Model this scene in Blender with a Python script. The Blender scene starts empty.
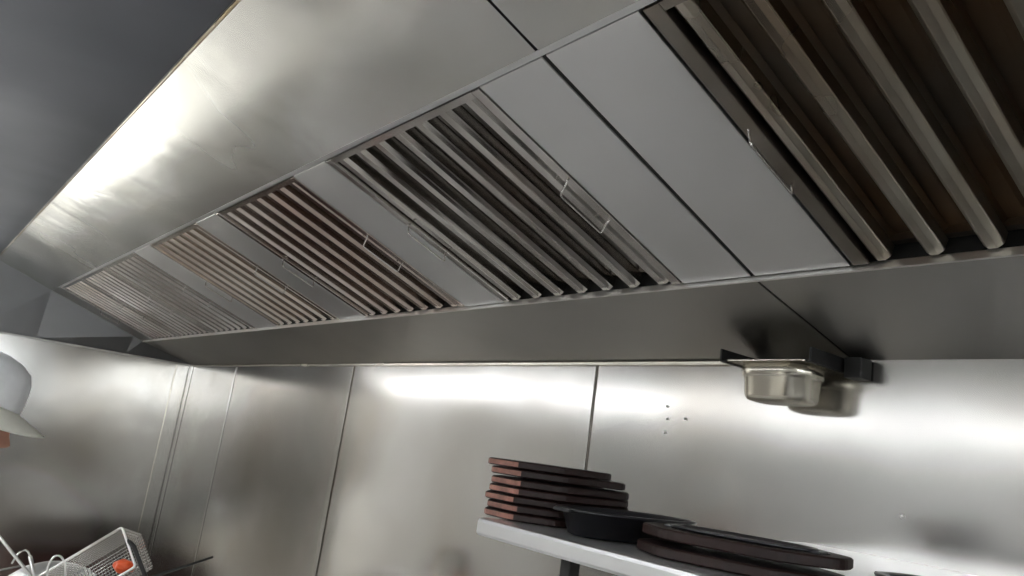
import bpy, bmesh, math, random
from mathutils import Vector, Matrix, Euler, noise
random.seed(7)
C = bpy.context.scene.collection
E = 1.65                       # eye height; the z values below are measured from it
R = math.radians

# ------------------------------------------------------------------ helpers
def V(x, y, z): return Vector((x, y, z + E))

def link(name, bm, mat, parent=None, smooth=False, label=None):
    me = bpy.data.meshes.new(name)
    bmesh.ops.recalc_face_normals(bm, faces=bm.faces)
    if parent is not None:
        inv = parent['_m'] if False else MATS[parent.name].inverted()
        bmesh.ops.transform(bm, matrix=inv, verts=bm.verts)
    for f in bm.faces: f.smooth = smooth
    bm.to_mesh(me); bm.free()
    me.materials.append(mat)
    o = bpy.data.objects.new(name, me); C.objects.link(o)
    if parent is not None:
        o.parent = parent
        MATS[o.name] = MATS[parent.name]
    else:
        MATS[o.name] = Matrix()
    if label: o['label'] = label
    return o
MATS = {}

def thing(name, label, cat, loc, rot=(0, 0, 0), group=None):
    o = bpy.data.objects.new(name, None); C.objects.link(o)
    o.empty_display_size = .05
    o.location = loc; o.rotation_euler = rot
    o['label'] = label; o['category'] = cat
    if group: o['group'] = group
    MATS[o.name] = Matrix.Translation(Vector(loc)) @ Euler(rot).to_matrix().to_4x4()
    return o

def local(bm, root):            # geometry given in the thing's own frame -> world (link() brings it back)
    bmesh.ops.transform(bm, matrix=MATS[root.name], verts=bm.verts)
    return bm

def tag(o, label, cat, group=None):
    o['label'] = label; o['category'] = cat
    if group: o['group'] = group
    return o

def struct(o):
    o['kind'] = 'structure'; return o

def box(bm, a, b, bevel=0.0):
    (x0, y0, z0), (x1, y1, z1) = a, b
    vs = [bm.verts.new((x, y, z)) for x in (x0, x1) for y in (y0, y1) for z in (z0, z1)]
    fs = [bm.faces.new([vs[i] for i in q]) for q in
          ((0, 1, 3, 2), (4, 6, 7, 5), (0, 4, 5, 1), (2, 3, 7, 6), (0, 2, 6, 4), (1, 5, 7, 3))]
    if bevel:
        es = list({e for f in fs for e in f.edges})
        bmesh.ops.bevel(bm, geom=es, offset=bevel, segments=2, affect='EDGES', profile=.6)
    return bm

def wbox(a, b, bevel=0.0):
    return box(bmesh.new(), (a[0], a[1], a[2] + E), (b[0], b[1], b[2] + E), bevel)

def tube(bm, pts, r, n=8, caps=True):
    pts = [Vector(p) for p in pts]
    rings = []
    prev = None
    for i, p in enumerate(pts):
        if i == 0: t = pts[1] - p
        elif i == len(pts) - 1: t = p - pts[i - 1]
        else: t = (pts[i + 1] - p).normalized() + (p - pts[i - 1]).normalized()
        t.normalize()
        if prev is None:
            u = t.orthogonal().normalized()
        else:
            u = (prev - t * prev.dot(t)).normalized()
        prev = u
        w = t.cross(u)
        rr = r[i] if isinstance(r, (list, tuple)) else r
        rings.append([bm.verts.new(p + (u * math.cos(a) + w * math.sin(a)) * rr)
                      for a in [2 * math.pi * k / n for k in range(n)]])
    for A, B in zip(rings, rings[1:]):
        for k in range(n):
            bm.faces.new((A[k], A[(k + 1) % n], B[(k + 1) % n], B[k]))
    if caps:
        bm.faces.new(rings[0][::-1]); bm.faces.new(rings[-1])
    return bm

def arc(pts, r=.006, seg=4):    # rounds the inner corners of a polyline
    pts = [Vector(p) for p in pts]; out = [pts[0]]
    for a, b, c in zip(pts, pts[1:], pts[2:]):
        u = (a - b).normalized(); w = (c - b).normalized()
        p, q = b + u * r, b + w * r
        for k in range(seg + 1):
            t = k / seg
            out.append((1 - t) ** 2 * p + 2 * t * (1 - t) * b + t * t * q)
    out.append(pts[-1]); return out

def sheet(bm, prof, t, ext, axis=0):
    """open profile (2D list) thickened by t and extruded; prof in (a,b), ext=(e0,e1)"""
    n = len(prof); nor = []
    for i in range(n):
        a = Vector(prof[max(i - 1, 0)]); b = Vector(prof[min(i + 1, n - 1)])
        d = (b - a).normalized(); nor.append(Vector((-d.y, d.x)))
    outer = [Vector(p) for p in prof]
    inner = [Vector(p) + q * t for p, q in zip(prof, nor)]
    loop = outer + inner[::-1]
    def mk(p, e):
        return (e, p.x, p.y) if axis == 0 else (p.x, e, p.y)
    A = [bm.verts.new(mk(p, ext[0])) for p in loop]
    B = [bm.verts.new(mk(p, ext[1])) for p in loop]
    m = len(loop)
    for i in range(m):
        bm.faces.new((A[i], A[(i + 1) % m], B[(i + 1) % m], B[i]))
    for i in range(n - 1):
        j = m - 1 - i
        bm.faces.new((A[i], A[i + 1], A[j - 1], A[j]))
        bm.faces.new((B[i + 1], B[i], B[j], B[j - 1]))
    return bm

def plate(quad, t):
    """four world points -> a plate of thickness t grown along the quad's normal (away from view: upward)"""
    bm = bmesh.new()
    q = [Vector(p) for p in quad]
    n = (q[1] - q[0]).cross(q[3] - q[0]).normalized()
    if n.z < 0: n = -n
    a = [bm.verts.new(p) for p in q]; b = [bm.verts.new(p + n * t) for p in q]
    bm.faces.new(a); bm.faces.new(b[::-1])
    for i in range(4): bm.faces.new((a[i], a[(i + 1) % 4], b[(i + 1) % 4], b[i]))
    return bm

def lathe(bm, prof, n=40, sx=1, sy=1, cap=True):
    rings = []
    for r, z in prof:
        rings.append([bm.verts.new((r * sx * math.cos(2 * math.pi * k / n), r * sy * math.sin(2 * math.pi * k / n), z)) for k in range(n)])
    for A, B in zip(rings, rings[1:]):
        for k in range(n): bm.faces.new((A[k], A[(k + 1) % n], B[(k + 1) % n], B[k]))
    if cap:
        bm.faces.new(rings[0]); bm.faces.new(rings[-1])
    return bm

# ------------------------------------------------------------------ materials
def newmat(name):
    m = bpy.data.materials.new(name); m.use_nodes = True
    nt = m.node_tree; b = nt.nodes['Principled BSDF']
    return m, nt, b

def noise_node(nt, scale, vec, detail=3, dist=0.0, rough=.55):
    n = nt.nodes.new('ShaderNodeTexNoise'); n.inputs['Scale'].default_value = scale
    n.inputs['Detail'].default_value = detail; n.inputs['Distortion'].default_value = dist
    n.inputs['Roughness'].default_value = rough
    nt.links.new(vec, n.inputs['Vector']); return n

def ramp(nt, src, stops):
    r = nt.nodes.new('ShaderNodeValToRGB'); el = r.color_ramp.elements
    el[0].position, el[0].color = stops[0][0], (*stops[0][1], 1)
    el[1].position, el[1].color = stops[-1][0], (*stops[-1][1], 1)
    for p, c in stops[1:-1]:
        e = el.new(p); e.color = (*c, 1)
    nt.links.new(src, r.inputs[0]); return r

def steel(name, lo, hi, rough=.3, rvar=.1, wave=.02, wscale=2.0, brush=(60, 60, 3), aniso=0.0, smudge=3.0,
          stain=None, stain_amt=.0, metal=1.0, brushb=0, dent=0.0, dscale=7.0):
    m, nt, b = newmat(name); L = nt.links
    geo = nt.nodes.new('ShaderNodeNewGeometry'); pos = geo.outputs['Position']
    b.inputs['Metallic'].default_value = metal
    n1 = noise_node(nt, smudge, pos, 3, .25, .45)
    c = ramp(nt, n1.outputs['Fac'], [(.2, lo), (.8, hi)])
    col = c.outputs[0]
    if stain:
        n4 = noise_node(nt, smudge * .8, pos, 3, .3, .45)
        r4 = ramp(nt, n4.outputs['Fac'], [(.40, (0, 0, 0)), (.80, (1, 1, 1))])
        mul = nt.nodes.new('ShaderNodeMath'); mul.operation = 'MULTIPLY'; mul.inputs[1].default_value = stain_amt
        L.new(r4.outputs[0], mul.inputs[0])
        mx = nt.nodes.new('ShaderNodeMixRGB'); L.new(mul.outputs[0], mx.inputs[0])
        L.new(col, mx.inputs[1]); mx.inputs[2].default_value = (*stain, 1); col = mx.outputs[0]
    L.new(col, b.inputs['Base Color'])
    mp = nt.nodes.new('ShaderNodeMapping'); mp.inputs['Scale'].default_value = brush
    L.new(pos, mp.inputs['Vector'])
    n2 = noise_node(nt, 1.0, mp.outputs[0], 4)
    n3 = noise_node(nt, smudge * .6, pos, 3, .25, .5)
    mr = nt.nodes.new('ShaderNodeMapRange'); mr.inputs[1].default_value = .25; mr.inputs[2].default_value = .75
    mr.inputs[3].default_value = rough - rvar; mr.inputs[4].default_value = rough + rvar
    L.new(n3.outputs['Fac'], mr.inputs[0]); L.new(mr.outputs[0], b.inputs['Roughness'])
    nw = noise_node(nt, wscale, pos, 0.0)
    bp = nt.nodes.new('ShaderNodeBump'); bp.inputs['Strength'].default_value = 1; bp.inputs['Distance'].default_value = wave
    L.new(nw.outputs['Fac'], bp.inputs['Height'])
    if dent:
        nd = noise_node(nt, dscale, pos, 1.5, .4); b3 = nt.nodes.new('ShaderNodeBump'); b3.inputs['Strength'].default_value = 1
        b3.inputs['Distance'].default_value = dent; L.new(nd.outputs['Fac'], b3.inputs['Height']); L.new(b3.outputs[0], bp.inputs['Normal'])
    bp2 = nt.nodes.new('ShaderNodeBump'); bp2.inputs['Strength'].default_value = brushb; bp2.inputs['Distance'].default_value = .002
    L.new(n2.outputs['Fac'], bp2.inputs['Height']); L.new(bp.outputs[0], bp2.inputs['Normal'])
    L.new((bp2 if brushb > 0 else bp).outputs[0], b.inputs['Normal'])
    if aniso:
        b.inputs['Anisotropic'].default_value = aniso
        tg = nt.nodes.new('ShaderNodeTangent'); tg.direction_type = 'RADIAL'; tg.axis = 'Z'
        L.new(tg.outputs[0], b.inputs['Tangent'])
    return m

def plain(name, col, rough=.5, metal=0, emit=None, strength=0, vary=0.0, vs=20, spec=.5, coat=0):
    m, nt, b = newmat(name)
    b.inputs['Base Color'].default_value = (*col, 1); b.inputs['Roughness'].default_value = rough
    b.inputs['Metallic'].default_value = metal; b.inputs['Specular IOR Level'].default_value = spec
    b.inputs['Coat Weight'].default_value = coat
    if vary:
        geo = nt.nodes.new('ShaderNodeNewGeometry')
        n = noise_node(nt, vs, geo.outputs['Position'], 4)
        r = ramp(nt, n.outputs['Fac'], [(.3, tuple(c * (1 - vary) for c in col)), (.7, tuple(min(1, c * (1 + vary)) for c in col))])
        nt.links.new(r.outputs[0], b.inputs['Base Color'])
    if emit:
        b.inputs['Emission Color'].default_value = (*emit, 1); b.inputs['Emission Strength'].default_value = strength
    return m

M = {}
M['wall'] = steel('wall_steel', (.44, .425, .40), (.62, .615, .60), .165, .045, .0065, 1.7, (50, 50, 2), smudge=2.4,
                  stain=(.36, .31, .25), stain_amt=.5, dent=.0011, dscale=3.5)
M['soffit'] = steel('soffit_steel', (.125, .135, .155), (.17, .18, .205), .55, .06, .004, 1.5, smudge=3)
M['panel'] = steel('panel_steel', (.62, .62, .605), (.80, .80, .78), .25, .07, .003, 1.6, (3, 50, 50), smudge=3.2,
                   stain=(.40, .38, .27), stain_amt=.4, dent=.0022, dscale=6)
M['blank'] = steel('blank_steel', (.70, .70, .70), (.82, .82, .82), .36, .06, .002, 2.2, (50, 3, 50), smudge=3)
M['strip'] = steel('strip_steel', (.38, .37, .355), (.46, .45, .43), .36, .06, .004, 1.6, (3, 50, 50), smudge=2.5)
M['filter'] = steel('filter_steel', (.52, .49, .46), (.72, .70, .67), .17, .05, .001, 5.0, (60, 4, 4), smudge=7,
                    stain=(.38, .26, .19), stain_amt=.3)
M['filter_dark'] = steel('greasy_filter_steel', (.20, .18, .155), (.30, .275, .24), .33, .08, .002, 5.0, (60, 4, 4), smudge=7,
                    stain=(.12, .065, .03), stain_amt=.6)
M['ridge_dark'] = steel('greasy_ridge_steel', (.40, .37, .31), (.58, .54, .47), .30, .07, .001, 5.0, smudge=7, stain=(.30, .17, .08), stain_amt=.5)
M['rear_dark'] = steel('grease_coated_steel', (.10, .08, .06), (.17, .14, .11), .40, .07, .001, 5.0, smudge=6, stain=(.16, .075, .02), stain_amt=.7)
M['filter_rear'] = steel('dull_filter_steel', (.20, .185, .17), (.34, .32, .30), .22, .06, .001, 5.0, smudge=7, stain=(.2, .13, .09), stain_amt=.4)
M['filter_tan'] = steel('heat_tinted_tan_steel', (.60, .54, .48), (.80, .74, .67), .17, .05, .001, 5.0, smudge=5, stain=(.50, .36, .27), stain_amt=.4)  # cream reflection on one filter put into the steel's colour
M['filter_red'] = steel('heat_tinted_red_steel', (.52, .48, .45), (.70, .66, .62), .17, .05, .001, 5.0, smudge=4, stain=(.48, .28, .21), stain_amt=.55)  # reddish reflection on the next filter put into its stain colour
M['wire'] = plain('wire_steel', (.75, .73, .70), .18, 1)
M['lip'] = plain('bright_steel_edge', (.93, .92, .90), .38, 1)
M['end'] = steel('end_steel', (.26, .27, .285), (.33, .34, .355), .42, .05, .002, 1.5, smudge=3)
M['rim'] = steel('hem_steel', (.72, .66, .52), (.86, .84, .78), .25, .05, .001, 2, smudge=5, stain=(.75, .45, .12), stain_amt=.7)
M['plenum'] = plain('plenum_soot', (.012, .012, .012), .8, 0, vary=.3)  # even near-black for plenum, joints and wall backing
M['shelf'] = steel('shelf_steel', (.82, .82, .82), (.90, .90, .90), .34, .03, .001, 4, (3, 60, 60), smudge=6)
M['cup'] = steel('cup_steel', (.62, .58, .49), (.74, .71, .63), .24, .05, .001, 4, smudge=12)
M['wood'] = plain('dark_red_wood', (.010, .003, .002), .5, vary=.4, vs=30, spec=.3)
M['wood2'] = plain('worn_dark_wood', (.012, .004, .003), .5, vary=.4, vs=30, spec=.3)
M['endgrain'] = plain('worn_end_grain', (.20, .085, .06), .55, vary=.35, vs=60)  # light on the board ends put into the end-grain colour
M['iron'] = plain('black_cast_iron', (.008, .008, .010), .32, 0, vary=.3, spec=.5)
M['post'] = plain('black_post_paint', (.012, .012, .012), .45)
M['cap'] = plain('white_cotton', (.88, .89, .91), .9, vary=.06, vs=25)
M['brim'] = plain('cream_cotton', (.86, .85, .76), .9, vary=.05, vs=25)
M['skin'] = plain('skin', (.40, .20, .14), .5, vary=.12, vs=30)
M['hair'] = plain('black_hair', (.012, .010, .010), .6)
M['jacket'] = plain('white_jacket_cotton', (.55, .55, .55), .9, vary=.06)
M['apron'] = plain('black_apron_cloth', (.02, .02, .022), .85, vary=.1)
M['trouser'] = plain('dark_trouser_cloth', (.03, .03, .035), .9, vary=.1)
M['orange'] = plain('orange_plastic', (.75, .10, .02), .35, vary=.15)
M['ceil'] = plain('ceiling_paint', (.75, .75, .74), .8, vary=.04, vs=3)
M['paint'] = plain('cream_wall_paint', (.70, .68, .64), .6, vary=.06, vs=3)
M['lampbody'] = plain('lamp_housing', (.7, .7, .7), .5)
M['tube'] = plain('lamp_glow', (1, 1, 1), .5, emit=(.96, .98, 1.0), strength=10)
M['tube2'] = plain('ceiling_lamp_glow', (1, 1, 1), .5, emit=(.96, .98, 1.0), strength=42)
M['day'] = plain('daylight_glass', (.8, .85, .9), .3, emit=(1.0, .98, .90), strength=3)
M['poly'] = plain('white_poly', (.84, .83, .82), .45, vary=.05)
M['red'] = plain('red_plastic', (.13, .05, .045), .5, vary=.1)
M['grey'] = plain('grey_wall_paint', (.30, .30, .29), .6, vary=.06, vs=3)
M['day2'] = plain('daylight_side_glass', (.8, .85, .9), .3, emit=(.92, .97, 1.0), strength=4.5)
def tiles():
    m, nt, b = newmat('quarry_tile'); L = nt.links
    geo = nt.nodes.new('ShaderNodeNewGeometry')
    br = nt.nodes.new('ShaderNodeTexBrick'); br.offset = 0; br.inputs['Scale'].default_value = 1
    br.inputs['Brick Width'].default_value = .2; br.inputs['Row Height'].default_value = .2; br.inputs['Mortar Size'].default_value = .006
    br.inputs['Color1'].default_value = (.55, .53, .49, 1); br.inputs['Color2'].default_value = (.62, .60, .56, 1)
    br.inputs['Mortar'].default_value = (.3, .29, .27, 1)
    L.new(geo.outputs['Position'], br.inputs['Vector']); L.new(br.outputs['Color'], b.inputs['Base Color'])
    b.inputs['Roughness'].default_value = .35
    return m
M['floor'] = tiles()

# ------------------------------------------------------------------ layout numbers (metres)
D = 1.3333                      # back wall
XL = -4.735                     # left wall
ZT = .250                       # top of the wall cladding = foot of the hood
YS, ZS = 1.016, .3235           # upper edge of the sloping strip
F = math.atan((.592 - ZS) / (YS - .261)); cF, sF = math.cos(F), math.sin(F)
YE, ZE = .261, .592             # front edge of the lower hood sheet
def onF(x, s, out=0.0):         # s = distance up the slope from the strip's edge, out = outwards (down)
    return V(x, YS - s * cF - out * sF, ZS + s * sF - out * cF)
SLOPE = (YS - YE) / cF
S0, S1 = .004, .504             # where filters sit along the slope
XR = 1.25
# (left X, right X)
FILTERS = [(-4.392, -3.894), (-3.892, -3.394), (-3.391, -2.892), (-2.676, -2.180), (-2.012, -1.512), (-1.358, -.858), (-.552, -.052), (.10, .60)]
BLANKS = [(-2.880, -2.678), (-2.178, -2.014), (-1.510, -1.360), (-.856, -.7185), (-.7135, -.554), (-.05, .098), (.602, .76)]
JOINTS = [-2.885, -.716]

# ------------------------------------------------------------------ the room
# back wall: stainless sheets, each leaning by a hair
seams = [XL, -3.949, -2.661, -1.366, 1.25]
tilt = [0.0, .0, .0, .0]
bm = bmesh.new()
for i, (a, b) in enumerate(zip(seams, seams[1:])):
    g = .0007
    nx, nz = max(2, int((b - a) / .06)), 34
    grid = [[None] * (nz + 1) for _ in range(nx + 1)]
    for ix in range(nx + 1):
        for iz in range(nz + 1):
            x = a + g + (b - a - 2 * g) * ix / nx
            z = -1.62 + (ZT + .02 + 1.62) * iz / nz
            e = min(ix, nx - ix) / nx
            dy = .0025 * noise.noise(Vector((x * 1.3, i * 7.3, z * 1.6))) * min(1, e * 8)
            grid[ix][iz] = bm.verts.new((x, D - .0006 + dy * .35, z + E))
    for ix in range(nx):
        for iz in range(nz):
            bm.faces.new((grid[ix][iz], grid[ix + 1][iz], grid[ix + 1][iz + 1], grid[ix][iz + 1]))
wb = struct(link('wall_back', bm, M['wall'], smooth=True))
struct(link('wall_back_core', wbox((-6.3, D + .012, -1.65), (5, D + .15, 1.0)), M['plenum'])).name = 'wall_behind_cladding'
# left wall sheet
bm = bmesh.new()
nY, nz = 16, 30
g0 = [[bm.verts.new((XL + .003 * noise.noise(Vector((3.1, y * 1.7, z * 1.5))), y, z + E))
       for z in [-1.62 + (ZT + .005 + 1.62) * k / nz for k in range(nz + 1)]]
      for y in [.22 + (D - .22) * j / nY for j in range(nY + 1)]]
for j in range(nY):
    for k in range(nz): bm.faces.new((g0[j][k], g0[j + 1][k], g0[j + 1][k + 1], g0[j][k + 1]))
struct(link('wall_left', bm, M['wall'], smooth=True))
struct(link('wall_left_core', wbox((XL - .12, .20, -1.65), (XL - .008, D, ZT + .0)), M['paint'])).name = 'wall_left_core'
struct(link('wall_front', wbox((-6.3, -3.5, -1.65), (5, -3.38, 1.0)), M['grey']))
struct(link('wall_right', wbox((5, -3.5, -1.65), (5.12, D + .15, 1.0)), M['paint']))
struct(link('wall_far_left', wbox((-6.42, -3.5, -1.65), (-6.3, D + .15, 1.0)), M['paint']))
struct(link('floor', wbox((-6.3, -3.5, -1.75), (5, D + .15, -1.65)), M['floor']))
struct(link('ceiling', wbox((-6.3, -3.5, 1.0), (5, D + .15, 1.1)), M['ceil']))

# trims: bright cap bead along the wall top, joint strips
bm = wbox((XL + .02, D - .010, ZT - .010), (-.93, D - .001, ZT - .001), .0015)
struct(link('trim_1', bm, M['cup']))
for i, (x, w) in enumerate(((-1.366, .044), (-2.661, .030), (-3.949, .006), (XL + .05, .010))):
    bm = wbox((x - w - .004, D - .0045, -1.6), (x - .004, D - .0025, ZT - .011), .0008)
    struct(link('trim_%d' % (i + 2), bm, M['wall']))
for i, x in enumerate((-1.366, -2.661)):
    bm = wbox((x - .0010, D - .0032, -1.6), (x + .0006, D - .0022, ZT - .011))
    struct(link('trim_%d' % (i + 6), bm, M['filter_dark']))
bm = wbox((XL + .001, D - .085, -1.6), (XL + .003, D - .080, ZT - .012), .0006)
struct(link('trim_8', bm, M['cup']))
bm = wbox((XL + .001, .22, ZT - .012), (XL + .012, D - .01, ZT - .002), .001)
struct(link('trim_9', bm, M['strip']))
# screw heads on the wall sheet
k = 0
for (x, z) in ((-1.135, .150), (-1.131, .122), (-1.134, .092), (-1.082, .125), (-.62, -.01)):
    bm = bmesh.new()
    lathe(bm, [(.0001, .0016), (.0018, .0013), (.0030, 0)], 12, cap=False)
    bmesh.ops.transform(bm, matrix=Matrix.Translation(V(x, D - .0035, z)) @ Matrix.Rotation(R(90), 4, 'X'), verts=bm.verts)
    o = link('wall_screw', bm, M['lip'], wb, smooth=True)

# ------------------------------------------------------------------ the hood
hood = thing('exhaust_hood', 'long stainless steel kitchen exhaust hood slanting up from the back wall', 'exhaust hood', V(-1.8, D, ZT))
# sloping strip between wall and filters (two sheets)
for a, b in ((-4.62, JOINTS[1] - .0022), (JOINTS[1] + .0022, XR)):
    bm = bmesh.new()
    a2 = XL + .01 if a < -4 else a
    bm = plate([V(a2, D - .002, ZT), V(b, D - .002, ZT), V(b, YS, ZS), V(a, YS, ZS)], .0015)
    link('gutter_strip', bm, M['strip'], hood)
# bright folded lip on the strip's upper edge
bm = bmesh.new()
pa = [onF(x, o, -.006) for x, o in ((-4.61, -.002), (XR, -.002), (XR, .0015), (-4.61, .0015))]
lo = [onF(x, o, .0062) for x, o in ((-4.61, -.002), (XR, -.002), (XR, .0015), (-4.61, .0015))]
A = [bm.verts.new(p) for p in pa]; B = [bm.verts.new(p) for p in lo]
bm.faces.new(A); bm.faces.new(B[::-1])
for i in range(4): bm.faces.new((A[i], A[(i + 1) % 4], B[(i + 1) % 4], B[i]))
link('gutter_lip', bm, M['lip'], hood)
# upper sheets in front of the filters
for i, (a, b) in enumerate(((-4.625, JOINTS[0] - .0015), (JOINTS[0] + .0015, JOINTS[1] - .0028), (JOINTS[1] + .0028, XR))):
    bm = bmesh.new(); n = 40; mlist = []
    rows = 8
    G = [[bm.verts.new(onF(a + (b - a) * ix / n, S1 + .012 + (SLOPE - S1 - .012) * iy / rows,
          .0 + .0022 * noise.noise(Vector(((a + (b - a) * ix / n) * 1.4, iy * .35, i * 5))) * (0 if iy in (0, rows) else 1)))
          for iy in range(rows + 1)] for ix in range(n + 1)]
    for ix in range(n):
        for iy in range(rows): bm.faces.new((G[ix][iy], G[ix + 1][iy], G[ix + 1][iy + 1], G[ix][iy + 1]))
    bm.normal_update()
    o = link('front_sheet', bm, M['panel'], hood, smooth=True)
# little track edge that holds the filters' tops
bm = bmesh.new()
for (x0, x1) in ((-4.43, XR),):
    q = [onF(x0, S1 + .004, .0), onF(x1, S1 + .004, .0), onF(x1, S1 + .013, .0005), onF(x0, S1 + .013, .0005)]
    bm2 = plate(q, .002); me = bpy.data.meshes.new('t'); bm2.to_mesh(me); bm.from_mesh(me); bm2.free()
link('filter_track', bm, M['blank'], hood)
# plain sheet left of the first filter
link('side_sheet', plate([onF(-4.394, S0), onF(-4.394, S1 + .012), onF(-4.622, S1 + .012), onF(-4.622, S0)], .0015), M['strip'], hood)
# plenum behind the filters
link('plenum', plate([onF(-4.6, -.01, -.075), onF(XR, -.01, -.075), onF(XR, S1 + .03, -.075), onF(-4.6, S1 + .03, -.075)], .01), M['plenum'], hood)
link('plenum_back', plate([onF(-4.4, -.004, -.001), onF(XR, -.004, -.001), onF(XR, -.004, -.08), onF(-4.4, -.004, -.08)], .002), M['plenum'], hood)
# black joint lines (recessed)
for x in JOINTS:
    link('module_joint', plate([onF(x - .006, -.0), onF(x + .006, -.0), onF(x + .006, SLOPE - .004), onF(x - .006, SLOPE - .004)], .004) if False else
         plate([onF(x - .006, 0, -.003), onF(x + .006, 0, -.003), onF(x + .006, SLOPE - .004, -.003), onF(x - .006, SLOPE - .004, -.003)], .004), M['plenum'], hood)
link('module_joint', plate([V(JOINTS[1] - .006, D - .002, ZT + .003), V(JOINTS[1] + .006, D - .002, ZT + .003), V(JOINTS[1] + .006, YS, ZS + .003), V(JOINTS[1] - .006, YS, ZS + .003)], .003), M['plenum'], hood)
# left end panel: slants from the left wall up to the sheets
bm = bmesh.new()
wl = [V(XL + .004, .10, ZT - .004), V(XL + .004, .261, ZT - .004), V(XL + .004, .53, ZT - .003), V(XL + .004, .97, ZT - .001), V(XL + .008, D - .003, ZT)]
up = [V(-4.57, .10, .606), V(-4.60, .261, .592), onF(-4.622, S1 + .012), onF(-4.622, .05), V(-4.620, YS, ZS)]
A = [bm.verts.new(p) for p in wl]; B = [bm.verts.new(p) for p in up]
for i in range(4): bm.faces.new((A[i], A[i + 1], B[i + 1], B[i]))
o = link('end_panel', bm, M['end'], hood)
sm = o.modifiers.new('s', 'SOLIDIFY'); sm.thickness = .0015; sm.offset = 1
# rolled hem along the front edge
bm = bmesh.new()
tube(bm, [V(-4.60, YE, ZE + .001), V(XR, YE, ZE + .001)], .0032, 10)
link('front_hem', bm, M['rim'], hood, smooth=True)
# underside that carries on over the cook's side
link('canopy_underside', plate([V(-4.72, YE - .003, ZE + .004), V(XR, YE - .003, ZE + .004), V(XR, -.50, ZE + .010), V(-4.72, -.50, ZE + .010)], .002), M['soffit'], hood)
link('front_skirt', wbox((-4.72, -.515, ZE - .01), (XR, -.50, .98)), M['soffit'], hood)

# ------------------------------------------------------------------ baffle filters
def filter_at(x0, x1, mat, label, name='baffle_filter', right=True):
    w = x1 - x0; rootp = onF(x0, S0)
    t = thing(name, label, 'grease filter', rootp, (math.pi - F, 0, 0), 'baffle filters in the hood')
    L_ = S1 - S0
    # frame: flat side rails with a return, thin head and foot rails
    fb = .024 if mat is M['filter_dark'] else .020; hw = .0108 if mat is M['filter_dark'] else .0125
    for a, b in ((.001, fb), (w - fb, w - .001)):
        bm = bmesh.new(); box(bm, (a, 0, -.048), (b, L_, -.001), .0015); link('side_rail', local(bm, t), mat, t)
    for a, b, nm in ((0, .010, 'foot_rail'), (L_ - .012, L_, 'head_rail')):
        bm = bmesh.new(); box(bm, (fb, a, -.048), (w - fb, b, -.002 if a else -.030)); link(nm, local(bm, t), mat, t)
    n = 7; pitch = (w - 2 * .042) / (n - 1); fw = .0045 if mat is M['filter_dark'] else .0078
    for k in range(n):
        c = .042 + pitch * k
        bm = bmesh.new()
        prof = [(c - hw - .003, -.026), (c - hw - .0013, -.0105), (c - hw, -.0085), (c - fw - .0008, -.0036), (c - fw, -.0032), (c + fw, -.0032), (c + fw + .0008, -.0036), (c + hw, -.0085), (c + hw + .0013, -.0105), (c + hw + .003, -.026)]
        sheet(bm, prof, -.0012, (.002, L_ - .011), axis=1)
        link('baffle', local(bm, t), M['ridge_dark'] if mat is M['filter_dark'] else mat, t)
    for k in range(n - 1):
        c = .042 + pitch * (k + .5)
        bm = bmesh.new(); h = pitch * .42
        prof = [(c - h, -.022), (c - h * .93, -.034), (c - h * .7, -.042), (c, -.044), (c + h * .7, -.042), (c + h * .93, -.034), (c + h, -.022)]
        sheet(bm, prof, .0012, (.004, L_ - .011), axis=1)
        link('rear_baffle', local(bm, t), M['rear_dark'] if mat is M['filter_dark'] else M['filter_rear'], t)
    # drop handles: bent wire hooked into each side rail, hanging straight down
    dn = Matrix.Rotation(-(math.pi - F), 3, 'X') @ Vector((0, 0, -1))
    for sx in ((.010, 1), (w - .012, -1)):
        hx, sg = sx
        y0, y1 = .190, .292
        bm = bmesh.new()
        d = dn * (.017 if sg > 0 else .020)
        dx = Vector((-.012 * sg if sg > 0 else -.022, 0, 0)) if False else Vector((.004 if sg > 0 else -.013, 0, 0))
        pts = arc([Vector((hx, y0 - .004, -.004)), Vector((hx, y0, .001)), Vector((hx, y0, .001)) + d + dx,
                   Vector((hx, y1, .001)) + d + dx, Vector((hx, y1, .001)), Vector((hx, y1 + .004, -.004))], .005)
        tube(bm, pts, .0017, 6)
        if sg < 0 and not right: bm.free(); continue
        link('handle', local(bm, t), M['wire'], t, smooth=True)
    return t
FL = ['baffle filter at the far left end of the hood, beside the slanting end panel',
      'baffle filter second from the left end of the hood, no blank panel beside it',
      'baffle filter third from the left, against the left blank panel and the far seam',
      'small-looking baffle filter with a bright cream reflection across its ribs',
      'baffle filter with a reddish reflection, fourth of the row counted from the dark greasy one leftwards' ,
      'big shiny clean baffle filter with two drooping wire handles, left of the hood seam',
      'dark greasy baffle filter at the top right with brown stained ribs',
      'dark baffle filter at the right end of the hood, past the greasy one']
FL[4] = 'baffle filter with a reddish reflection on its ribs, between two blank panels'
for i, (a, b) in enumerate(FILTERS):
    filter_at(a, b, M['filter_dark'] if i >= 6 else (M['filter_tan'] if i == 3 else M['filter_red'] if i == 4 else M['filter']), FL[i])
BL = ['narrow grey blank panel between the third filter and the cream-lit filter, farthest left blank',
      'dark slate grey blank panel between the cream-lit filter and the reddish filter',
      'plain grey blank panel under the drooping handle of the big clear filter, on its left',
      'light blank panel between the big clear filter and the black hood seam',
      'broad light blank panel between the black hood seam and the dark greasy filter',
      'blank panel just right of the dark greasy filter',
      'blank panel at the very right end of the hood']
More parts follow.
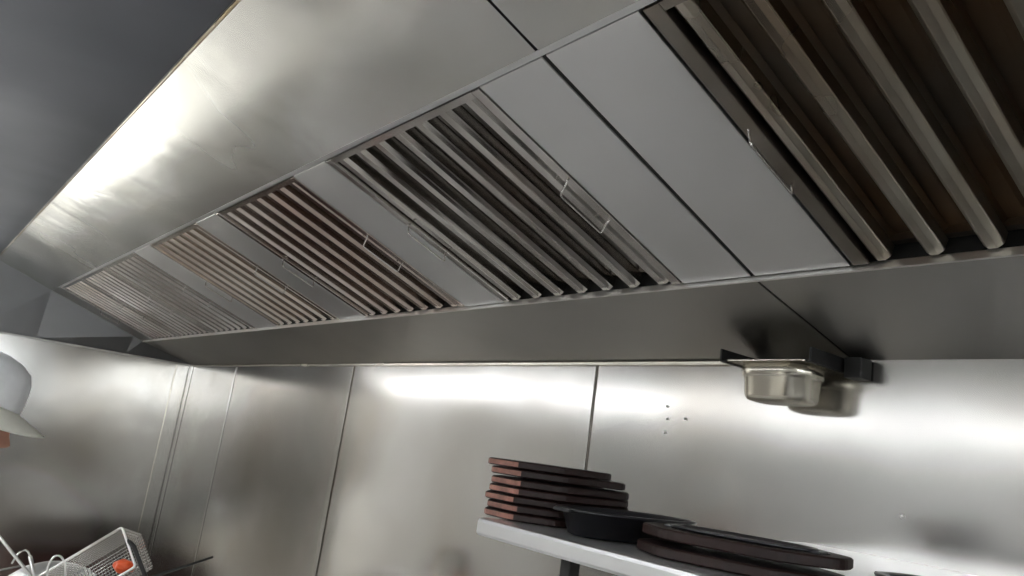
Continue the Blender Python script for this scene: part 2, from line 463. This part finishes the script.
for i, (a, b) in enumerate(BLANKS):
    root = thing('blank_panel', BL[i], 'blank panel', onF(a, S0), (math.pi - F, 0, 0), 'blank panels between the filters')
    bm = bmesh.new(); w = b - a
    box(bm, (.0015, 0, -.020), (w - .0015, S1 - S0 + .002, -.001), .0015)
    link('face_sheet', local(bm, root), M['blank'], root)
    for y in (.01, S1 - S0 - .03):
        bm = bmesh.new(); box(bm, (.008, y, -.03), (w - .008, y + .02, -.020))
        link('back_rail', local(bm, root), M['filter_dark'], root)

# ------------------------------------------------------------------ grease cup under the hood
cup = thing('grease_cup', 'small stainless grease cup hanging under the hood at the top of the back wall', 'grease cup', V(-.812, 1.262, .158))
def rrect(bm, hx, hy, r, z, n=5):
    vs = []
    for cx, cy, a0 in ((hx - r, hy - r, 0), (-hx + r, hy - r, 90), (-hx + r, -hy + r, 180), (hx - r, -hy + r, 270)):
        for k in range(n + 1):
            a = R(a0 + 90 * k / n); vs.append(bm.verts.new((cx + r * math.cos(a), cy + r * math.sin(a), z)))
    return vs
def loft(bm, rings, cap0=True, cap1=False):
    for A, B in zip(rings, rings[1:]):
        n = len(A)
        for k in range(n): bm.faces.new((A[k], A[(k + 1) % n], B[(k + 1) % n], B[k]))
    if cap0: bm.faces.new(rings[0])
    if cap1: bm.faces.new(rings[-1])
bm = bmesh.new()
rings = [rrect(bm, hx, hy, r, z) for hx, hy, r, z in
         ((.052, .036, .03, .0), (.060, .044, .036, .003), (.0635, .0475, .038, .009), (.066, .050, .040, .042), (.0675, .0515, .040, .044), (.0695, .0535, .041, .046), (.0705, .0545, .041, .0675),
          (.0695, .0535, .041, .0675), (.065, .049, .04, .042), (.061, .045, .036, .010), (.050, .034, .03, .003))]
loft(bm, rings, True, True)
link('cup_body', local(bm, cup), M['cup'], cup, smooth=True)
bm = bmesh.new()
rings = [rrect(bm, hx, hy, r, z) for hx, hy, r, z in ((.0705, .0545, .041, .0670), (.082, .066, .012, .0670), (.082, .066, .012, .0692), (.0700, .0540, .041, .0692))]
loft(bm, rings, False, False)
link('cup_rim', local(bm, cup), M['cup'], cup)
brk = thing('cup_bracket', 'dark slide bracket holding the grease cup beneath the hood strip', 'bracket', V(-.80, 1.25, .24))
for sx in (-1, 1):
    bm = bmesh.new(); x = -.812 + sx * .088
    box(bm, (x - .005, 1.20, .2235 + E), (x + .005, 1.330, .2262 + E)); box(bm, (x - .0035 + sx * .004, 1.20, .2262 + E), (x + sx * .004 + .0005, 1.330, .249 + E))
    link('rail', bm, M['post'], brk)
bm = bmesh.new(); box(bm, (-.712, 1.292, .212 + E), (-.680, 1.329, .248 + E), .002)
link('drain_box', bm, M['post'], brk)

# ------------------------------------------------------------------ shelf on the right
ZSH = -.080
sh = thing('wall_shelf', 'stainless steel shelf along the back wall carrying boards and pans', 'shelf', V(-.786, .594, ZSH - .04))
x0 = -.786
bm = bmesh.new()
prof = [(D - .004, ZSH + .0 + E), (.600, ZSH + E), (.5955, ZSH - .0015 + E), (.594, ZSH - .005 + E), (.594, ZSH - .0175 + E), (.5975, ZSH - .021 + E), (.606, ZSH - .021 + E)]
sheet(bm, prof, .0014, (x0, .60), axis=0)
link('shelf_top', bm, M['shelf'], sh)
bm = wbox((x0, .596, ZSH - .020), (x0 + .0015, D - .004, ZSH - .001))
link('end_lip', bm, M['shelf'], sh)
bm = wbox((-.672, .632, -1.65), (-.656, .648, ZSH - .002), .0015)
link('post', bm, M['post'], sh)
bm = wbox((.40, .632, -1.65), (.416, .648, ZSH - .002), .0015)
link('post', bm, M['post'], sh)
bm = wbox((-.78, .634, ZSH - .012), (.58, .646, ZSH - .002), .001)
link('cross_bar', bm, M['post'], sh)

# boards: long eight-sided serving boards with cut ends
def board_bm(L=.25, W=.135, T=.0085, cut=.045, recess=False):
    bm = bmesh.new()
    def ring(s, z):
        l, w = L / 2 * 1.0 - s, W / 2 - s
        c = cut
        base = [(w, l - c), (w - c * .9, l), (-w + c * .9, l), (-w, l - c), (-w, -l + c), (-w + c * .9, -l), (w - c * .9, -l), (w, -l + c)]
        pts = []
        m = len(base)
        for i in range(m):
            p, q, r_ = Vector(base[i - 1]), Vector(base[i]), Vector(base[(i + 1) % m])
            u = (p - q).normalized() * .012; v = (r_ - q).normalized() * .012
            for k in range(4):
                t = k / 3; pts.append((1 - t) ** 2 * (q + u) + 2 * t * (1 - t) * q + t * t * (q + v))
        return [bm.verts.new((p.x, p.y, z)) for p in pts]
    rs = [ring(.0015, 0), ring(0, .0015), ring(0, T - .0015), ring(.0015, T)]
    if recess: rs += [ring(.016, T), ring(.018, T - .004)]
    loft(bm, rs, True, True)
    return bm
def ends(o, both=True):                     # end faces painted paler for the light that catches them
    o.data.materials.append(M['endgrain'])
    for f in o.data.polygons:
        if (abs(f.normal.y) if both else f.normal.y) > .85 and abs(f.normal.z) < .6: f.material_index = 1
stack = []       # (x, y, rot deg, z, length)
z = ZSH + .001
specs = [(-.793, .732, 1, .215), (-.792, .732, 2, .212), (-.796, .733, 0, .215), (-.792, .731, 1.5, .210), (-.790, .730, 1.0, .207), (-.793, .727, 2.0, .202), (-.799, .714, 3, .182)]
labels = ['bottom board of the tall stack, orange-brown edge resting on the shelf',
          'second board from the bottom of the tall dark wooden stack',
          'third board up in the tall wooden stack, its orange-brown end jutting left',
          'middle board of the tall seven-high wooden stack',
          'third board down from the top of the tall wooden stack',
          'dark board just beneath the topmost one of the tall stack, above a thin gap',
          'topmost and shortest board of the tall dark wooden stack']
for i, (x, y, a, ln) in enumerate(specs):
    if i == 5: z += .0022
    o = link('wooden_board', board_bm(ln, .135, .0088), M['wood'] if i % 3 else M['wood2'])
    ends(o)
    o.location = (x, y, z + E); o.rotation_euler = (0, 0, R(a))
    tag(o, labels[i], 'wooden board', 'dark wooden boards on the shelf'); z += .0102 if i != 4 else .0098

def iron_pan(L, W, H, name, label, loc, rz, tiltx=0):
    t = thing(name, label, 'pan', loc, (tiltx, 0, rz))
    bm = bmesh.new(); n = 44
    def ell(s, z, p=2.4):
        vs = []
        for k in range(n):
            a = 2 * math.pi * k / n; c, s_ = math.cos(a), math.sin(a)
            vs.append(bm.verts.new((math.copysign(abs(c) ** (2 / p), c) * (W / 2 - s), math.copysign(abs(s_) ** (2 / p), s_) * (L / 2 - s), z)))
        return vs
    rs = [ell(.022, 0), ell(.017, .0015), ell(.008, H - .004), ell(.001, H - .003), ell(0, H - .001), ell(.002, H), ell(.007, H), ell(.012, H - .003), ell(.022, .005)]
    loft(bm, rs, True, True)
    link('pan_body', local(bm, t), M['iron'], t, smooth=True)
    for s in (-1, 1):
        bm = bmesh.new(); box(bm, (-.014, s * (L / 2 - .003) - .008, H - .005), (.014, s * (L / 2 - .003) + .008, H - .001), .0015)
        link('side_lug', local(bm, t), M['iron'], t)
    return t
iron_pan(.200, .105, .030, 'sizzle_pan', 'black oval cast iron pan on the shelf between the tall stack and the low boards', V(-.655, .717, ZSH + .001), R(-3))
# low pair of boards at the right
def low_board(x, y, rz, z, label, rec=False, L=.207, W=.125):
    o = link('wooden_board', board_bm(L, W, .0105, .045, rec), M['wood2'])
    ends(o, False); o.location = V(x, y, z); o.rotation_euler = (0, 0, R(rz)); tag(o, label, 'wooden board', 'dark wooden boards on the shelf'); return o
low_board(-.492, .704, 105, ZSH + .001, 'lower board of the low pair at the front of the shelf, right of the pan')
low_board(-.488, .706, 106, ZSH + .0185, 'upper board of the low pair, pale grazing light on its top, under the black pan', True)
iron_pan(.150, .072, .007, 'sizzle_plate', 'flat black oval iron plate set into the low upper board', V(-.488, .706, ZSH + .0252), R(106))
iron_pan(.20, .13, .018, 'sizzle_pan', 'black oval pan at the right end of the shelf, past the low boards', V(-.29, .79, ZSH + .001), R(80))

# ------------------------------------------------------------------ fry basket and tools at lower left
CX0, CX1, CZ = -3.60, -1.10, -.80
fry = thing('prep_counter', 'stainless steel prep counter along the back wall under the hood', 'counter', V(-2.3, .80, -1.65))
link('body', wbox((CX0 + .03, .38, -1.52), (CX1 - .03, 1.29, -.86), .006), M['shelf'], fry)
link('top', wbox((CX0, .35, -.86), (CX1, 1.31, CZ - .012), .004), M['shelf'], fry)
for x in (CX0 + .06, CX1 - .06):
    for y in (.42, 1.24):
        bm = bmesh.new(); tube(bm, [V(x, y, -1.65), V(x, y, -1.52)], .022, 12); link('leg', bm, M['wire'], fry)
for i in range(4):
    a = CX0 + .05 + i * .605; b = a + .585
    d = link('door', wbox((a, .362, -1.50), (b, .379, -.89), .004), M['shelf'], fry)
    bm = bmesh.new(); tube(bm, arc([V(b - .12, .363, -.96), V(b - .12, .335, -.96), V(b - .32, .335, -.96), V(b - .32, .363, -.96)], .01), .005, 8)
    link('door_handle', bm, M['wire'], d, smooth=True)
for i, lab in enumerate(('white cutting board at the left end of the prep counter', 'white cutting board second from the left on the counter', 'white cutting board third from the left on the counter', 'white cutting board at the right end of the prep counter')):
    a = CX0 + .015 + i * .62
    tag(link('cutting_board', wbox((a, .37, CZ - .012), (a + .61, 1.30, CZ), .004), M['poly']), lab, 'cutting board', 'white cutting boards on the counter')  # unseen white boards added to bounce light up onto the blank panels
cr = thing('crate', 'red plastic crate on the floor stand left of the prep counter', 'crate', V(-4.02, 1.03, -1.65))  # unseen block added to tint what the filters reflect
bm = bmesh.new(); hx_, hy_ = .30, .24
rings = [rrect(bm, a, b, .03, z_) for a, b, z_ in ((hx_ - .03, hy_ - .03, 0), (hx_, hy_, .66), (hx_ + .015, hy_ + .015, .66), (hx_ + .015, hy_ + .015, .69), (hx_ - .01, hy_ - .01, .69), (hx_ - .04, hy_ - .04, .45))]
loft(bm, rings, True, True); link('crate_body', local(bm, cr), M['red'], cr)

rv, uv, bv = Vector((.6212, .7714, .1382)), Vector((.0792, -.2373, .9682)), Vector((.7796, -.5905, -.2085))
P0 = V(-2.693, .6616, -.3874)
Ld = (-.86 * rv - .51 * uv + .10 * bv).normalized()
Wd = (.55 * rv - .82 * uv + .42 * bv); Wd = (Wd - Ld * Wd.dot(Ld)).normalized()
Hd = Ld.cross(Wd)
if Hd.dot(bv) > 0: Hd = -Hd
BL_, BW, BH = .33, .135, .12
def bp(l, w, h):                # basket coordinates -> world; walls draw in a little with depth
    k = .10 * h / BH
    l = l + (BL_ / 2 - l) * k * .5; w = w + (BW / 2 - w) * k
    return P0 + Ld * l + Wd * w + Hd * h
bk = thing('fry_basket', 'wire mesh fry basket tipped on its side at lower left', 'fry basket', P0 + Hd * BH + Ld * .2)
bm = bmesh.new()
tube(bm, arc([bp(.02, 0, 0), bp(0, 0, 0), bp(0, BW, 0), bp(BL_, BW, 0), bp(BL_, 0, 0), bp(.02, 0, 0)], .010), .0036, 8)
link('rim', bm, M['lip'], bk, smooth=True)
bm = bmesh.new(); st = .0110; r0 = .0013
nl, nw, nh = int(BL_ / st), int(BW / st), int(BH / st)
for i in range(1, nl):
    l = BL_ * i / nl
    tube(bm, [bp(l, 0, 0), bp(l, 0, BH), bp(l, BW, BH), bp(l, BW, 0)], r0, 4, False)
for i in range(1, nw):
    w_ = BW * i / nw
    tube(bm, [bp(0, w_, 0), bp(0, w_, BH), bp(BL_, w_, BH), bp(BL_, w_, 0)], r0, 4, False)
for i in range(1, nh):
    h = BH * i / nh
    tube(bm, [bp(0, 0, h), bp(0, BW, h), bp(BL_, BW, h), bp(BL_, 0, h), bp(0, 0, h)], r0, 4, False)
link('wire_mesh', bm, M['wire'], bk)
for l in (.001, BL_ - .001):
    bm = bmesh.new()
    q = [bp(l, .0, .004), bp(l + .022 * (1 if l < .1 else -1), .0, .004), bp(l + .022 * (1 if l < .1 else -1), .0, BH), bp(l, .0, BH)]
    A = [bm.verts.new(p) for p in q]; Bv = [bm.verts.new(p + Wd * .0012) for p in q]
    bm.faces.new(A); bm.faces.new(Bv[::-1])
    for i in range(4): bm.faces.new((A[i], A[(i + 1) % 4], Bv[(i + 1) % 4], Bv[i]))
    link('corner_band', bm, M['strip'], bk)
bm = bmesh.new()
q0 = bp(0, BW * .55, .0)
tube(bm, arc([bp(0, BW * .35, .004), q0 - Ld * .015 + Wd * .0, bp(0, BW * .6, 0) + (rv * .03 - uv * .035), bp(0, BW * .9, 0) + (rv * .045 - uv * .07)], .006), .0065, 10)
link('handle', bm, M['post'], bk, smooth=True)
# orange thing inside
o = bmesh.new(); bmesh.ops.create_icosphere(o, subdivisions=4, radius=1)
for v in o.verts:
    n = noise.noise(v.co * 1.7); v.co = Vector((v.co.x * .036, v.co.y * .030, v.co.z * .020)) * (1 + .22 * n)
bmesh.ops.transform(o, matrix=Matrix.Translation(bp(.045, BW * .78, .03)), verts=o.verts)
tag(link('food_piece', o, M['orange'], smooth=True), 'bright orange piece lying in the tipped wire basket', 'food')

# bin that holds the tools
bn = thing('utensil_bin', 'steel bin on the counter holding basket and tools, below the frame edge', 'bin', V(-2.70, .53, CZ))
bm = bmesh.new()
rings = [rrect(bm, hx, hy, .03, z_) for hx, hy, z_ in ((.20, .11, 0), (.21, .12, .004), (.215, .125, .13), (.222, .132, .132), (.213, .123, .130), (.205, .115, .01))]
loft(bm, rings, True, True); local(bm, bn)
link('bin_body', bm, M['shelf'], bn, smooth=False)
def rod(name, label, cat, pts, r, mat, rnd=.01, extra=None):
    bm = bmesh.new(); tube(bm, arc(pts, rnd) if len(pts) > 2 else pts, r, 8)
    return tag(link(name, bm, mat, smooth=True), label, cat)
rod('skimmer', 'plain steel handled skimmer slanting down from the left frame edge', 'skimmer', [V(-2.63, .30, -.385), V(-2.614, .4315, -.5186), V(-2.60, .50, -.60)], .0045, M['lip'], .02)
rod('tongs', 'thin dark rod with a bright edge crossing the skimmer handle at far left', 'tongs', [V(-2.665, .28, -.54), V(-2.620, .402, -.496)], .003, M['strip'])
hk = thing('ladle', 'steel ladle with a hooked handle end, left of the basket', 'ladle', V(-2.73, .48, -.62))
bm = bmesh.new()
tube(bm, [V(-2.712, .49, -.61), V(-2.724, .437, -.487)], .0055, 8)
link('handle', bm, M['lip'], hk, smooth=True)
bm = bmesh.new()
tube(bm, arc([V(-2.724, .437, -.487), V(-2.726, .425, -.468), V(-2.724, .405, -.478), V(-2.722, .395, -.51)], .012), .0028, 8)
link('hook', bm, M['lip'], hk, smooth=True)
hk = thing('serving_fork', 'steel serving fork with a round hooked end, leaning against the basket rim', 'fork', V(-2.70, .53, -.62))
bm = bmesh.new(); tube(bm, arc([V(-2.70, .50, -.61), V(-2.712, .488, -.51), V(-2.711, .497, -.481), V(-2.709, .515, -.480), V(-2.705, .532, -.505), V(-2.70, .545, -.56)], .012), .0032, 8)
link('handle', bm, M['lip'], hk, smooth=True)
rod('spatula', 'black thin handled spatula pointing right from the basket end', 'spatula', [V(-2.602, .9305, -.452), V(-2.62, .84, -.492), V(-2.640, .74, -.535), V(-2.66, .64, -.60)], .0040, M['post'], .02)
# round lid behind the basket
ld = thing('round_lid', 'large pale round metal lid behind the wire basket', 'lid', V(-3.36, .64, CZ))
bm = bmesh.new()
lathe(bm, [(.001, .180), (.06, .174), (.11, .156), (.155, .120), (.182, .072), (.193, .025), (.196, 0), (.202, 0), (.202, .003), (.196, .027)], 48, cap=False)
link('dome', local(bm, ld), M['shelf'], ld, smooth=True)

# ------------------------------------------------------------------ the cook at the left edge
HEAD = V(-1.893, .111, -.058)
HR = Matrix.Translation(HEAD) @ Euler((R(-20), R(0), R(4))).to_matrix().to_4x4()
cook = thing('person', 'person in a white cap looking down, at the left edge before the steel wall', 'person', (-1.90, .03, 0))
def gauss(p, c, s): 
    d = [(a - b) / k for a, b, k in zip(p, c, s)]; return math.exp(-(d[0] ** 2 + d[1] ** 2 + d[2] ** 2))
def head_bm():
    bm = bmesh.new(); bmesh.ops.create_icosphere(bm, subdivisions=6, radius=1)
    for v in bm.verts:
        x, y, z_ = v.co
        X, Y, Z = x * .074, y * .093, z_ * .112
        if Z < 0:                      # jaw narrows, face runs down to the chin
            k = -Z / .112
            X *= 1 - .30 * k ** 1.5
            Y = Y * (1 - .18 * k) + (.022 * k if y > 0 else .030 * k)
        if y > 0: Y *= 1 - .10 * (abs(x) ** 2)
        p = (X, Y, Z)
        Y += .026 * gauss(p, (0, .09, -.030), (.012, .05, .014))      # nose tip
        Y += .016 * gauss(p, (0, .09, -.008), (.008, .05, .022))      # bridge
        Y += .008 * gauss(p, (.0, .09, .030), (.050, .05, .010))      # brow
        for s in (-1, 1):
            Y -= .012 * gauss(p, (s * .030, .085, .004), (.015, .05, .011))   # sockets
            Y += .005 * gauss(p, (s * .030, .085, .002), (.009, .05, .006))   # lids
            Y += .006 * gauss(p, (s * .038, .07, -.028), (.02, .05, .016))    # cheeks
            X += s * .004 * gauss(p, (s * .012, .11, -.034), (.006, .05, .007))
        Y += .008 * gauss(p, (0, .09, -.060), (.022, .05, .006))      # upper lip
        Y += .008 * gauss(p, (0, .09, -.071), (.020, .05, .006))      # lower lip
        Y -= .004 * gauss(p, (0, .09, -.0655), (.024, .05, .0025))
        Y += .012 * gauss(p, (0, .085, -.100), (.022, .05, .016))     # chin
        v.co = (X, Y, Z)
    return bm
def skinmesh(name, pts, edges, mat, parent, sub=2):
    me = bpy.data.meshes.new(name); inv = MATS[parent.name].inverted()
    me.from_pydata([tuple(inv @ Vector(p[:3])) for p in pts], edges, [])
    o = bpy.data.objects.new(name, me); C.objects.link(o); o.parent = parent; MATS[o.name] = MATS[parent.name]
    me.materials.append(mat)
    m = o.modifiers.new('skin', 'SKIN'); m.use_smooth_shade = True
    for i, p in enumerate(pts):
        s = me.skin_vertices[0].data[i]; r = p[3]; s.radius = r if isinstance(r, tuple) else (r, r); s.use_root = (i == 0)
    s = o.modifiers.new('sub', 'SUBSURF'); s.levels = sub; s.render_levels = sub
    return o
hx, hy = -1.90, .0
# body: pelvis root, legs, spine, arms, neck -- one continuous surface
body = [(hx, hy, .93, (.15, .11)), (hx, hy + .01, 1.10, (.135, .10)), (hx, hy + .02, 1.28, (.155, .11)), (hx, hy + .03, 1.40, (.12, .09)), (hx, hy + .065, 1.475, .055), (hx, hy + .095, 1.54, .055),
        (hx - .16, hy + .02, 1.37, .062), (hx - .22, hy + .03, 1.13, .047), (hx - .20, hy + .24, 1.06, .034), (hx - .195, hy + .28, 1.055, .027),
        (hx + .16, hy + .02, 1.37, .062), (hx + .22, hy + .03, 1.13, .047), (hx + .15, hy + .24, 1.06, .034), (hx + .145, hy + .28, 1.055, .027),
        (hx - .09, hy, .84, .090), (hx - .10, hy + .01, .48, .060), (hx - .10, hy - .01, .12, .042),
        (hx + .09, hy, .84, .090), (hx + .10, hy + .01, .48, .060), (hx + .10, hy - .01, .12, .042),
        (hx - .105, hy + .10, .05, .040), (hx + .105, hy + .10, .05, .040)]
be = [(0, 1), (1, 2), (2, 3), (3, 4), (4, 5), (3, 6), (6, 7), (7, 8), (8, 9), (3, 10), (10, 11), (11, 12), (12, 13), (0, 14), (14, 15), (15, 16), (0, 17), (17, 18), (18, 19), (16, 20), (19, 21)]
skinmesh('body', body, be, M['skin'], cook)
bm = head_bm(); bmesh.ops.transform(bm, matrix=HR, verts=bm.verts)
link('head', bm, M['skin'], cook, smooth=True)
for s in (-1, 1):
    bm = bmesh.new(); bmesh.ops.create_uvsphere(bm, u_segments=20, v_segments=14, radius=1)
    for v in bm.verts:
        x, y, z_ = v.co; r = math.hypot(y, z_)
        v.co = (s * (.072 + .007 * abs(x) + .006 * (r > .6)) if x * s > 0 else s * .070, -.004 + y * .017, -.012 + z_ * .030 - .006 * (z_ < 0) * abs(z_))
    bmesh.ops.transform(bm, matrix=HR, verts=bm.verts); link('ear', bm, M['skin'], cook, smooth=True)
    bm = bmesh.new(); bmesh.ops.create_uvsphere(bm, u_segments=16, v_segments=10, radius=.0105)
    bmesh.ops.transform(bm, matrix=HR @ Matrix.Translation((s * .030, .073, .003)), verts=bm.verts); link('eye', bm, M['cap'], cook, smooth=True)
    bm = bmesh.new(); tube(bm, [HR @ Vector((s * (.014 + .032 * t), .092 - .018 * t ** 2, .020 + .004 * math.sin(3 * t))) for t in (0, .33, .66, 1)], [.003, .004, .0035, .0015], 6)
    link('eyebrow', bm, M['hair'], cook, smooth=True)
# hair: shell on sides and back
bm = bmesh.new(); bmesh.ops.create_icosphere(bm, subdivisions=5, radius=1)
for v in bm.verts:
    x, y, z_ = v.co; v.co = (x * .080, y * .098 - .006, z_ * .118)
bmesh.ops.delete(bm, geom=[v for v in bm.verts if v.co.z < -.06 or (v.co.y > .066 and v.co.z < .030) or (v.co.y > .050 and v.co.z < .012) or (v.co.y > .0 and v.co.z < .004)], context='VERTS')
bmesh.ops.transform(bm, matrix=HR, verts=bm.verts)
h = link('hair', bm, M['hair'], cook, smooth=True); sm = h.modifiers.new('s', 'SOLIDIFY'); sm.thickness = .006; sm.offset = -1
# cap: crown and curved peak
capt = thing('cap', 'white cotton cap with a curved cream peak, worn by the person', 'cap', HR @ Vector((0, 0, .04)))
bm = bmesh.new(); n = 48; prof = [(1.02, .0), (1.0, .02), (.965, .045), (.90, .072), (.78, .095), (.55, .109), (.28, .115), (.02, .116)]
rings = []
for r, z_ in prof:
    ring_ = []
    for k in range(n):
        a = 2 * math.pi * k / n; c, s = math.cos(a), math.sin(a)
        w_ = 1 + .012 * noise.noise(Vector((c * 2, s * 2, z_ * 30)))
        ring_.append(bm.verts.new((c * .087 * r * w_, s * .106 * r * w_ - .004, .024 + z_ * .84 + .006 * s)))
    rings.append(ring_)
loft(bm, rings, False, True)
bmesh.ops.transform(bm, matrix=HR, verts=bm.verts)
c = link('crown', bm, M['cap'], capt, smooth=True); sm = c.modifiers.new('s', 'SOLIDIFY'); sm.thickness = .0025; sm.offset = -1
bm = bmesh.new(); G = []
for i in range(25):
    a = R(-72 + 144 * i / 24) ; row = []
    for j in range(9):
        t = j / 8
        bx, by = math.sin(a) * .088, math.cos(a) * .106 - .004
        L_ = .066 * math.cos(a * .95) ** .8
        x, y = bx + math.sin(a) * .010 * t, by + L_ * t
        z_ = .032 - .016 * t - (.6 + 2.4 * t) * x * x
        row.append(bm.verts.new((x, y, z_)))
    G.append(row)
for i in range(24):
    for j in range(8): bm.faces.new((G[i][j], G[i + 1][j], G[i + 1][j + 1], G[i][j + 1]))
bmesh.ops.transform(bm, matrix=HR, verts=bm.verts)
c = link('peak', bm, M['brim'], capt, smooth=True); sm = c.modifiers.new('s', 'SOLIDIFY'); sm.thickness = .003; sm.offset = 0
# jacket, apron, trousers, shoes
jk = [(hx, hy, .76, (.205, .165)), (hx, hy + .01, 1.04, (.185, .145)), (hx, hy + .02, 1.28, (.172, .125)), (hx, hy + .03, 1.40, (.13, .10)), (hx, hy + .05, 1.445, .070),
      (hx - .16, hy + .02, 1.37, .075), (hx - .22, hy + .03, 1.13, .060), (hx - .205, hy + .20, 1.07, .046),
      (hx + .16, hy + .02, 1.37, .075), (hx + .22, hy + .03, 1.13, .060), (hx + .16, hy + .20, 1.07, .046)]
skinmesh('jacket', jk, [(0, 1), (1, 2), (2, 3), (3, 4), (3, 5), (5, 6), (6, 7), (3, 8), (8, 9), (9, 10)], M['jacket'], cook)
tr = [(hx, hy, .96, (.160, .120)), (hx - .09, hy, .84, .102), (hx - .10, hy + .01, .48, .075), (hx - .10, hy - .01, .10, .062), (hx + .09, hy, .84, .102), (hx + .10, hy + .01, .48, .075), (hx + .10, hy - .01, .10, .062)]
skinmesh('trousers', tr, [(0, 1), (1, 2), (2, 3), (0, 4), (4, 5), (5, 6)], M['trouser'], cook)
for s in (-1, 1):
    skinmesh('shoe', [(hx + s * .10, hy - .05, .046, .045), (hx + s * .10, hy + .03, .048, .047), (hx + s * .105, hy + .15, .036, (.043, .034))], [(0, 1), (1, 2)], M['post'], cook)
    # hand: palm and five bent fingers in one skinned chain
    wx = hx - .195 if s < 0 else hx + .145; wy, wz = hy + .275, 1.055
    pts = [(wx, wy, wz, .022), (wx, wy + .045, wz - .008, (.034, .014))]; ed = [(0, 1)]
    for k, (ox, ln) in enumerate(((-.030, .062), (-.010, .074), (.010, .070), (.030, .054))):
        b0 = len(pts); x = wx + ox
        pts += [(x, wy + .082, wz - .010, .0088), (x * 1 + ox * .1, wy + .082 + ln * .45, wz - .018, .008), (x + ox * .1, wy + .082 + ln * .75, wz - .034, .0072), (x + ox * .1, wy + .082 + ln * .85, wz - .052, .006)]
        ed += [(1, b0), (b0, b0 + 1), (b0 + 1, b0 + 2), (b0 + 2, b0 + 3)]
    b0 = len(pts); q = -s
    pts += [(wx + q * .034, wy + .030, wz - .014, .0105), (wx + q * .050, wy + .058, wz - .026, .009), (wx + q * .050, wy + .085, wz - .036, .0075)]
    ed += [(1, b0), (b0, b0 + 1), (b0 + 1, b0 + 2)]
    skinmesh('hand', pts, ed, M['skin'], cook)

# ------------------------------------------------------------------ kitchen lamps, added fill lamps and glow panels
def lamp(x, y, z, rz, label, glow='tube'):
    t = thing('tube_lamp', label, 'lamp', V(x, y, z), (0, 0, rz), 'tube lamps in the kitchen')
    bm = bmesh.new(); box(bm, (-.74, -.09, .02), (.74, .09, .08), .01); link('housing', local(bm, t), M['lampbody'], t)
    for dy in (-.05, .05):
        bm = bmesh.new(); tube(bm, [(-.72, dy, 0), (.72, dy, 0)], .018, 12); link('glass_tube', local(bm, t), M[glow], t, smooth=True)
    for dx in (-.5, .5):
        bm = bmesh.new(); tube(bm, [(dx, 0, .07), (dx, 0, 1.0 - z)], .004, 6); link('hanger', local(bm, t), M['wire'], t)
for x, y, rz, lab in ((-1.75, -2.95, -27, 'tube lamp hanging low by the front wall, nearest the camera of its slanting row'), (-3.07, -2.28, -27, 'second tube lamp of the low slanting row behind the camera'),
                      (-4.39, -1.61, -27, 'third tube lamp of the low slanting row'), (-5.70, -.86, -27, 'tube lamp at the window end of the low slanting row')):
    lamp(x, y, .60 + (x + 1.75) * .031, R(rz), lab)
for x, y, rz, lab in ((3.2, -1.9, 0, 'tube lamp by the right wall, nearest its window'),):
    lamp(x, y, .80, R(rz), lab, 'tube2')  # unseen fill lamp added to brighten the left wall
for x, y, lab in ((-4.4, -.75, 'left tube lamp close under the kitchen ceiling'), (-1.6, -1.6, 'middle tube lamp close under the kitchen ceiling'), (1.0, -1.7, 'right tube lamp close under the kitchen ceiling')):
    lamp(x, y, .90, 0, lab, 'tube2')  # unseen fill lamps added to light the floor and the cap

# low glowing panel added at far left for the bright patch on the hood
d1 = struct(link('window_1', wbox((-6.30, -.66, -1.52), (-6.25, .30, -.37), .01), M['paint']))
for a, b in ((-.60, -.21), (-.17, .22)):
    link('window_glass', wbox((-6.26, a, -1.44), (-6.245, b, -.45)), M['day'], d1)

w2 = struct(link('window_2', wbox((4.95, -1.9, .02), (5.0, 1.25, .86), .01), M['paint']))  # glowing panel added for the bright band on the left wall
for k in range(3):
    a = -1.85 + k * 1.03
    link('window_glass', wbox((4.945, a, .07), (4.955, a + .98, .81)), M['day2'], w2)

w = bpy.data.worlds.new('w'); bpy.context.scene.world = w; w.use_nodes = True
w.node_tree.nodes['Background'].inputs[0].default_value = (.6, .65, .7, 1); w.node_tree.nodes['Background'].inputs[1].default_value = .3

# ------------------------------------------------------------------ camera
cam = bpy.data.cameras.new('camera'); co = bpy.data.objects.new('camera', cam); C.objects.link(co)
co.location = (0, 0, E)
# pitch, yaw, then roll about the view axis
m = Matrix.Rotation(.92255886, 3, 'Z') @ Matrix.Rotation(1.78080937, 3, 'X') @ Matrix.Rotation(.14181101, 3, 'Z')
co.rotation_euler = m.to_euler()
cam.sensor_width = 36; cam.lens = 772.71 / 1024 * 36; cam.clip_start = .02
bpy.context.scene.camera = co
vs = bpy.context.scene.view_settings
vs.view_transform = 'Standard'; vs.look = 'None'; vs.gamma = 1; vs.use_curve_mapping = False; vs.exposure = 0.52
